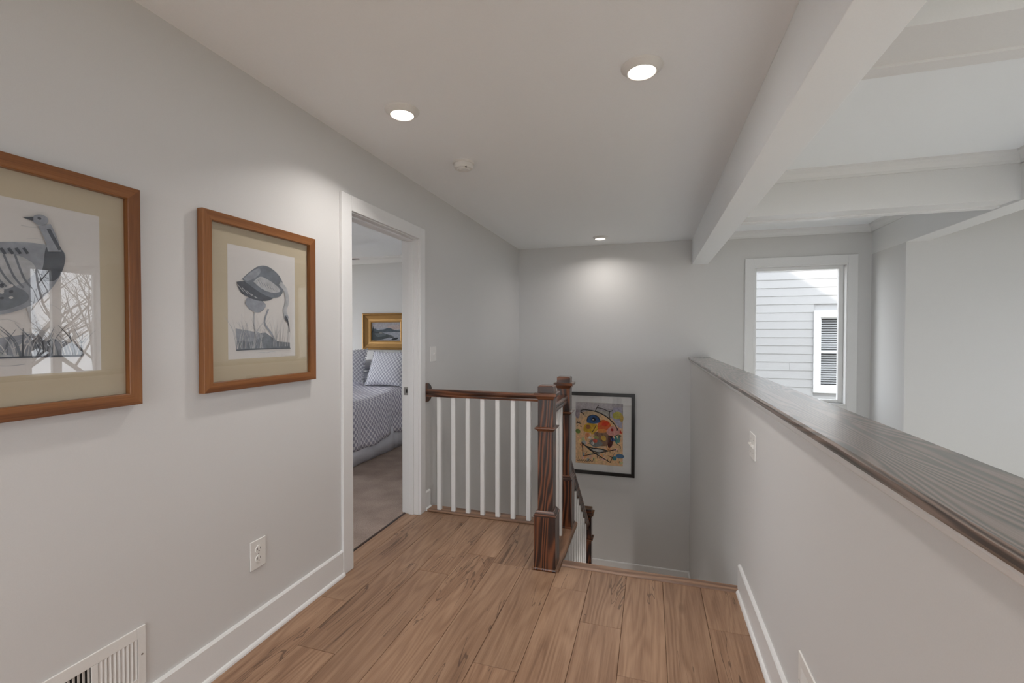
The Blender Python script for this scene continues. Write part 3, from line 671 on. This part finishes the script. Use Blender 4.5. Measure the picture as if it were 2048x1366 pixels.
def register(label, y0, y1, z0, z1, face, sgn):
    ym = (y0+y1)/2; o = thing('air_register', label, 'air vent', (face, ym, z0))
    X = lambda a, b: sorted((face+sgn*a, face+sgn*b))
    bd = .026; zi0, zi1 = z0+.03, z1-.037
    part('frame', MB().box(*X(0, .006), y0, y0+bd, z0, z1).box(*X(0, .006), y1-bd, y1, z0, z1).box(*X(0, .006), y0+bd, y1-bd, z0, zi0).box(*X(0, .006), y0+bd, y1-bd, zi1, z1).box(*X(.0005, .006), ym-.009, ym+.009, zi0, zi1), M_plast, o, bevel=.0015)
    part('duct_back', MB().box(*X(0.0, .0006), y0+bd, y1-bd, zi0, zi1), M_dark, o)
    for s_, a, b in ((-1, y0+bd, ym-.009), (1, ym+.009, y1-bd)):
        n_ = 9; p = (b-a)/n_
        for i in range(n_):
            y = a+p*(i+.5); t_ = .0012; d = s_*sgn*.0042*sgn
            mb = MB(); x0, x1 = face+sgn*.0007, face+sgn*.0056
            mb.add([(x0, y-d-t_/2, zi0), (x0, y-d+t_/2, zi0), (x1, y+d+t_/2, zi0), (x1, y+d-t_/2, zi0), (x0, y-d-t_/2, zi1), (x0, y-d+t_/2, zi1), (x1, y+d+t_/2, zi1), (x1, y+d-t_/2, zi1)],
                   [(3, 2, 1, 0), (4, 5, 6, 7), (0, 1, 5, 4), (1, 2, 6, 5), (2, 3, 7, 6), (3, 0, 4, 7)]); part('louver', mb, M_plast, o)
    for y in (y0+.012, y1-.012): part('screw', MB().lathe((face+sgn*.006, y, (z0+z1)/2+.005), [(.0035, 0), (.003, sgn*.0012)], 'x', 12), M_metal, o)
register('white louvered air register low on the wall under the game bird print', .800, 1.096, .160, .359, 0, 1)
register('white louvered air register low on the half wall', 1.330, 1.626, .155, .343, XK0, -1)

# ================================================================== CEILING FITTINGS
def can(x, y, label, z=HC, power=1.0, spread=125):
    o = thing('recessed_light', label, 'ceiling light', (x, y, z), 'recessed ceiling lights')
    part('trim_ring', MB().lathe((x, y, z), [(.084, 0), (.084, -.004), (.078, -.007), (.066, -.020), (.060, -.025), (.057, -.025), (.055, -.021), (.055, -.012)], 'z', 48, cap=False), M_plast, o, smooth=True)
    part('lens', MB().lathe((x, y, z), [(.054, -.016), (.052, -.019), (.03, -.0205), (.001, -.021)], 'z', 40), M_lens, o, 'lit white lens', smooth=True)
    d = bpy.data.lights.new('recessed_lamp', 'AREA'); d.shape = 'DISK'; d.size = .10; d.energy = CAN_POWER*power; d.color = (1, .95, .90); d.spread = math.radians(spread)
    l = bpy.data.objects.new('recessed_lamp', d); COL.objects.link(l); l.parent = o; l.location = (0, 0, -.027)
can(.462, 2.000, 'lit recessed ceiling light beside the smoke detector, over the doorway')
can(1.600, 1.960, 'lit recessed ceiling light near the header beam over the half wall')
can(1.094, 5.230, 'lit recessed ceiling light over the stair landing painting', power=.80, spread=150)
can(.462, -.40, 'lit recessed ceiling light at the near end of the hall, by the print wall'); can(1.600, -.40, 'lit recessed ceiling light at the near end of the hall, by the half wall')
can(.50, 2.75, 'unseen recessed light added under the upper floor to brighten the lower stairwell', -.28, 5, 170)  # lamp added out of sight to lift the dark stairwell walls
o = thing('smoke_detector', 'white round smoke detector on the hall ceiling', 'smoke detector', (.485, 2.715, HC))
part('base', MB().lathe((.485, 2.715, HC), [(.070, 0), (.070, -.010), (.066, -.013)], 'z', 40), M_plast, o, smooth=False)
part('body', MB().lathe((.485, 2.715, HC), [(.062, -.012), (.062, -.030), (.056, -.040), (.040, -.044), (.038, -.049), (.001, -.051)], 'z', 40), M_plast, o)
part('test_button', MB().lathe((.475, 2.700, HC-.049), [(.012, 0), (.011, -.004)], 'z', 20), M_plast, o)
part('sensor_slot', MB().box(.513, .523, 2.672, 2.684, HC-.044, HC-.036), M_dark, o)

# ================================================================== BEDROOM BEYOND THE DOOR
BX0, BY0 = -4.4, 1.2
struct('floor_bedroom', MB().box(BX0, -.116, BY0, 5.70, -.10, .006), M_carpet, 'brown grey bedroom carpet')
struct('wall_bedroom_far', MB().box(BX0-.12, -.12, 5.70, 5.82, -.1, HC+.1), M_wall, 'grey bedroom wall behind the bed')
struct('wall_bedroom_near', MB().box(BX0-.12, -.12, BY0-.12, BY0, -.1, HC+.1), M_wall)
bedroom_added_holes = [(2.0, 5.4, .25, 2.25)]  # unseen window, invented and made large to brighten the bedroom
struct('wall_bedroom_left', panel_wall('x', BX0-.12, BX0, BY0, 5.70, -.1, HC+.1, bedroom_added_holes), M_wall)
struct('ceiling_bedroom', MB().box(BX0, -.12, BY0, 5.70, HC, HC+.1), M_ceil, 'bedroom ceiling')
for a, b, z0, z1 in bedroom_added_holes:
    fr = MB().ring('x', a-.09, b+.09, z0-.09, z1+.09, .09, BX0, BX0+.018)
    w = struct('window_%d' % n, fr, M_trim); n += 1
    part('window_sash', MB().ring('x', a, b, z0, z1, .04, BX0-.09, BX0-.05), M_trim, w)
    part('pane', MB().box(BX0-.072, BX0-.068, a+.02, b-.02, z0+.02, z1-.02), M_pane, w)
    portal('window_daylight', (BX0-.11, (a+b)/2, (z0+z1)/2), b-a, z1-z0, (1, 0, 0))
crown(10, BX0, -.12, BY0, 5.70, HC, .085, 'white crown moulding around the bedroom ceiling')
mb = MB().box(BX0, -.12, 5.685, 5.70, .004, .14); struct('baseboard_bedroom', mb, M_trim)

# bed: mattress, patterned duvet, pleated skirt
BXA, BXB, BYF = -1.175, -2.70, 3.58
bed = thing('bed', 'bed with white and grey dotted duvet and pale bed skirt', 'bed', ((BXA+BXB)/2, 4.6, 0))
part('mattress', MB().box(BXB+.03, BXA-.03, BYF+.05, 5.66, .34, .63), M_sheet, bed, bevel=.04)
part('bed_base', MB().box(BXB+.05, BXA-.05, BYF+.07, 5.66, .06, .34), M_grey, bed)
def duvet():
    mb = MB(); rows = []; NY = 90; prof = []
    # across the bed: left hem, up, over the top, down to the right hem
    half = (BXA-BXB)/2; cxm = (BXA+BXB)/2; r = .07; pts = []
    for k in range(9): pts.append((half, .185+(.60-.185)*k/8))
    for k in range(1, 7): a = math.pi/2*k/6; pts.append((half-r+r*math.cos(a), .60+r*math.sin(a)))
    for k in range(1, 13): pts.append((half-r-(half-r)*k/12, .67+.012*math.sin(k/12*math.pi/2)))
    full = pts+[(-x, z) for x, z in pts[-2::-1]]
    s = [0]
    for a, b in zip(full, full[1:]): s.append(s[-1]+math.hypot(b[0]-a[0], b[1]-a[1]))
    uvs = []
    for j in range(NY+1):
        y = BYF+(5.45-BYF)*j/NY
        for i, (x, z) in enumerate(full):
            t = max(0, min(1, (.62-z)/.42)); sg = 1 if x > 0 else -1
            dx = sg*(t*.022*math.sin(y*9+1)+t*.012*math.sin(y*23)+t*.012)
            dz = .012*math.sin(y*5+x*4)*(1-t)+.010*math.sin(x*9+y*3)*(1-t)-t*t*.018*math.sin(y*6.5+.5)+t*.02*(y-4.3)
            if t == 0 and abs(x) < half-r: dz += .012*math.sin(y*14+x*7)
            mb.v.append((cxm+x+dx, y, z+dz)); uvs.append((y, s[i]))
    m = len(full)
    for j in range(NY):
        for i in range(m-1): mb.f.append((j*m+i, j*m+i+1, (j+1)*m+i+1, (j+1)*m+i)); mb.mi.append(0)
    # foot drop
    return mb, uvs
def with_uv(o, uvs):
    me = o.data; u = me.uv_layers.new(name='UVMap')
    for lp in me.loops: u.data[lp.index].uv = uvs[lp.vertex_index]
mb, uvs = duvet(); dv = part('duvet', mb, M_duvet, bed, 'white duvet with rows of grey oval dots', smooth=True); with_uv(dv, uvs)
so = dv.modifiers.new('thick', 'SOLIDIFY'); so.thickness = .018; so.offset = -1
def skirt(x0, y0, y1, gap):
    mb = MB(); N = 60; vs = []; fs = []
    for j in range(N+1):
        y = y0+(y1-y0)*j/N; a = x0-.004+.004*math.sin(y*31); b = x0-.012+.006*math.sin(y*17)
        if abs(y-gap) < .018: a -= .035; b -= .035
        vs += [(b, y, .012), (a, y, .13), (a-.01, y, .34)]
    for j in range(N):
        for k in range(2): fs.append((3*j+k, 3*j+k+1, 3*j+k+4, 3*j+k+3))
    return mb.add(vs, fs)
sk = part('bed_skirt', skirt(BXA-.005, BYF+.02, 5.60, 4.62), M_skirt, bed, 'pale pleated bed skirt', smooth=True)
so = sk.modifiers.new('thick', 'SOLIDIFY'); so.thickness = .006
def pillow(name, label, loc, rot, w_, h_, t_, mat, uvscale=1, trim=False, group=None):
    o = thing(name, label, 'pillow', loc, group, rot)
    mb = MB(); N = 22; uvs = []
    for side in (1, -1):
        base = len(mb.v)
        for i in range(N+1):
            for j in range(N+1):
                u, v = -1+2*i/N, -1+2*j/N
                pinch = 1-.07*(1-abs(u)**2)*abs(v)**4-0
                pinch2 = 1-.07*(1-abs(v)**2)*abs(u)**4
                th = t_/2*((1-abs(u)**2.6)*(1-abs(v)**2.6))**.55
                mb.v.append((u*w_/2*pinch2, -side*th, h_/2+v*h_/2*pinch)); uvs.append((u*w_/2+side*.3, v*h_/2))
        for i in range(N):
            for j in range(N):
                a = base+i*(N+1)+j; q = (a, a+N+1, a+N+2, a+1); mb.f.append(q if side > 0 else q[::-1]); mb.mi.append(0)
    c = part('cover', mb, mat, o, smooth=True, local=True); with_uv(c, uvs)
    if trim:
        tb = MB(); K = 15
        for i in range(K):
            t = -1+2*i/(K-1)
            for (x, z) in ((t*w_/2*(1-0), h_*(1-.035*(1-t*t))), (-w_/2*(1-.035*(1-t*t)), h_/2+t*h_/2), (w_/2*(1-.035*(1-t*t)), h_/2+t*h_/2)):
                tb.lathe((x, 0, z), [(.002, -.011), (.009, -.007), (.012, 0), (.009, .007), (.002, .011)], 'z', 8)
        part('pompom_edge', tb, M_sheet, o, 'row of small white pompoms', smooth=True, local=True)
    return o
pillow('square_pillow', 'square dotted pillow with pompom edge, under the gilt framed painting', (-1.515, 4.90, .70), (math.radians(-24), 0, math.radians(-4)), .56, .46, .17, M_sham, trim=True)
pillow('square_pillow', 'square dotted pillow leaning in front of the stacked sleeping pillows', (-2.10, 4.86, .715), (math.radians(-22), math.radians(-1), math.radians(14)), .56, .46, .17, M_sham, trim=True)
for zz in (.69, .845): pillow('sleeping_pillow', 'plain grey pillow lying in the stack %s' % ('directly on the duvet' if zz < .7 else 'on top of the other grey pillow'), (-1.90, 5.10 if zz < .7 else 5.11, zz+.075), (math.radians(-90), 0, 0), .70, .44, .15, M_grey, group='grey sleeping pillows')
# gilt framed landscape
GP = [(0, 0), (0, .045), (.006, .056), (.018, .060), (.028, .052), (.032, .040), (.060, .030), (.085, .022), (.110, .020), (.116, .024), (.126, .022), (.132, .012), (.132, 0)]
lan = [('poly', (.30, .31, .36), [(0, 0), (1, 0), (1, 1), (0, 1)]), ('poly', (.36, .34, .36), blob([(0, .95), (.5, .98), (1, .92), (1, .62), (.5, .66), (0, .70)])), ('poly', (.42, .34, .32), blob([(.55, .80), (.98, .84), (.98, .64), (.6, .62)])),
       ('poly', (.075, .095, .115), blob([(.0, .52), (.10, .66), (.22, .58), (.42, .62), (.60, .70), (.80, .58), (1, .54), (1, .48), (.4, .44), (0, .36)])), ('poly', (.30, .31, .35), [(.35, .03), (1, .03), (1, .48), (.55, .46)]), ('poly', (.05, .06, .065), blob([(0, .5), (.3, .46), (.56, .34), (.72, .26), (.5, .12), (.2, .02), (0, .02)])),
       ('poly', (.10, .12, .13), blob([(.1, .40), (.4, .40), (.5, .30), (.2, .20)])), ('oval', (.30, .28, .26), (.32, .42, .06, .02, 0)), ('oval', (.02, .025, .03), (.8, .10, .12, .06, .2)), ('oval', (.03, .035, .04), (.68, .2, .10, .03, 0)), ('line', (.32, .32, .34), [(.6, .26), (.75, .25), (.9, .27)], .006), ('poly', (.03, .035, .035), [(0, .45), (.05, .80), (.10, .45)])]
framed('framed_landscape', 'gilt framed small landscape oil painting over the bed', 'framed painting', (-1.977, 5.698, 1.3785), (0, 0, 0), .732, .523, GP, (M_gold, M_gold), None, .13, (.472, .262), (0, 0), lan, glass=False)
# ceiling fan, one blade tip showing
FX, FY = -2.45, 4.70
fan = thing('ceiling_fan', 'dark bladed ceiling fan in the bedroom', 'ceiling fan', (FX, FY, HC))
part('downrod', MB().lathe((FX, FY, HC), [(.06, 0), (.06, -.02), (.014, -.04), (.014, -.13)], 'z', 24), M_fan, fan)
part('motor', MB().lathe((FX, FY, HC-.13), [(.03, 0), (.09, -.01), (.11, -.05), (.10, -.09), (.05, -.12)], 'z', 32), M_fan, fan, smooth=True)
ang0 = math.atan2(4.695-FY, -1.715-FX)
for k in range(3):
    a = ang0+k*2*math.pi/3; c, s_ = math.cos(a), math.sin(a); mb = MB()
    out = [(.12, -.045), (.64, -.062), (.71, -.05), (.738, 0), (.71, .05), (.64, .062), (.12, .045)]
    vs = []
    for dz in (0, -.008):
        for l_, w_ in out: vs.append((FX+c*l_-s_*w_, FY+s_*l_+c*w_, HC-.195+dz+w_*.16))
    m = len(out); mb.add(vs, [tuple(range(m)), tuple(range(m, 2*m))[::-1]]+[(i, (i+1) % m, m+(i+1) % m, m+i) for i in range(m)]); part('blade', mb, M_fan, fan)

# ================================================================== OUTSIDE
solo('ground', MB().box(-30, 45, -40, 45, -3.4, -3.2), M_ground, 'dormant winter lawn around the house', 'ground')['kind'] = 'structure'
nh = thing('neighbour_house', 'grey white clapboard house wall seen through the window', 'house', (5.0, 9.5, -3.2))
NY_ = 9.5; nwx0, nwx1, nwz0, nwz1 = 4.495, 5.70, .282, 1.777
part('wall_core', panel_wall('y', NY_+.03, NY_+.20, -1.0, 11.0, -3.2, 6.5, [(nwx0+.06, nwx1-.06, nwz0+.06, nwz1-.06)]), M_siding, nh)
EXP = .1525; z = 2.355-EXP*5; row0 = 2.355-EXP*24
SB = {}
def board(x0, x1, zb):
    l_ = round(x1-x0, 3)
    if l_ not in SB:
        SB[l_] = MB().add([(0, .004, 0), (l_, .004, 0), (l_, .012, EXP), (0, .012, EXP), (0, .03, 0), (l_, .03, 0), (l_, .03, EXP), (0, .03, EXP)], [(0, 1, 2, 3), (4, 7, 6, 5), (0, 4, 5, 1), (3, 2, 6, 7), (0, 3, 7, 4), (1, 5, 6, 2)]).mesh('siding_board', M_siding)
    inst('siding_board', SB[l_], nh, (x0, NY_, zb))
for k in range(52):
    zb = row0+EXP*k
    if zb > 6.3: break
    joint = 4.111 if abs(zb-.6125) < .08 else random.uniform(0, 3.0)
    segs = [(-1.0, joint-.001), (joint+.001, 11.0)]
    if zb+EXP > nwz0+.01 and zb < nwz1-.01:
        segs = [(a, min(b, nwx0)) for a, b in segs if a < nwx0]+[(nwx1, 11.0)]
    for a, b in segs: board(a, b, zb)
wn = part('window_trim', MB().ring('y', nwx0, nwx1, nwz0, nwz1, (.10, .10, .12, .12), NY_-.02, NY_+.06), M_ext, nh)
part('sash', MB().ring('y', nwx0+.10, nwx1-.10, nwz0+.12, nwz1-.12, .025, NY_+.02, NY_+.05).box(nwx0+.125, nwx1-.125, NY_+.02, NY_+.05, 1.005, 1.045), M_ext, wn)
part('pane', MB().box(nwx0+.11, nwx1-.11, NY_+.035, NY_+.039, nwz0+.13, nwz1-.13), M_pane, wn)
mb = MB()
for k in range(29):
    zz = nwz0+.16+.042*k; mb.add([(nwx0+.12, NY_+.07, zz), (nwx1-.12, NY_+.07, zz), (nwx1-.12, NY_+.092, zz+.030), (nwx0+.12, NY_+.092, zz+.030)], [(0, 1, 2, 3)])
part('blind', mb, M_blind, wn, 'grey venetian blind slats', kind='stuff')
part('room_dark', MB().box(nwx0+.05, nwx1-.05, NY_+.19, NY_+.2, nwz0+.05, nwz1-.05), M_dark, wn)
# roof of this house: its gable end throws the slanting shadow on the siding
EZ = 2.75; EXR = 6.5; RS = .716
def rz(x): return EZ+RS*(EXR-x)
rx = .8
mb = MB().prism([(EXR, rz(EXR)-.15), (EXR, rz(EXR)), (rx, rz(rx)), (-4.9, rz(EXR)), (-4.9, rz(EXR)-.15), (rx, rz(rx)-.15)], 'y', -3.2, 6.0)
struct('roof', mb, M_roof, 'gable roof of the house')
struct('wall_gable', MB().prism([(XR+.15, GC+.1), (XR+.15, rz(XR+.15)-.15), (rx, rz(rx)-.15), (-4.6, rz(XR+.15)-.15), (-4.6, GC+.1)], 'y', YF+.05, YF+.15), M_siding)
# bare trees beyond the right-hand windows
def tree(x, y, h, seed, label):
    r_ = random.Random(seed); mb = MB()
    def grow(p, d, l_, rad, lev):
        pts = [p]; q = Vector(p); dd = Vector(d).normalized(); rs = [rad]
        for i in range(4):
            dd = (dd+Vector((r_.uniform(-.16, .16), r_.uniform(-.16, .16), r_.uniform(-.02, .10)))).normalized(); q = q+dd*l_/4; pts.append(tuple(q)); rs.append(rad*(1-.5*(i+1)/4))
            if lev < 4 and (i >= 1 or lev > 0):
                for _ in range(2 if lev < 2 else 1):
                    a = r_.uniform(0, 6.28); side = Vector((math.cos(a), math.sin(a), r_.uniform(.2, .9))); grow(tuple(q), dd*.6+side, l_*r_.uniform(.45, .65), rs[-1]*.6, lev+1)
        mb.tube(pts, rs, 5 if lev > 1 else 8)
    grow((x, y, -3.3), (0, 0, 1), h, .16, 0)
    solo('bare_tree', mb, M_bark, label, 'tree', 'bare trees outside the right windows', smooth=True)
for i, (x, y, h) in enumerate(((10.5, 4.9, 5.0), (16.5, 10.5, 6.0), (17.5, 3.0, 6.0), (24.0, 17.0, 7.0))):
    tree(x, y, h, 20+i, ['short leafless tree growing nearest the house on the lawn', 'leafless tree on the lawn behind the short one, beside the neighbouring house', 'leafless tree standing alone on the open lawn away from the houses', 'tallest leafless tree at the far edge of the lawn'][i])
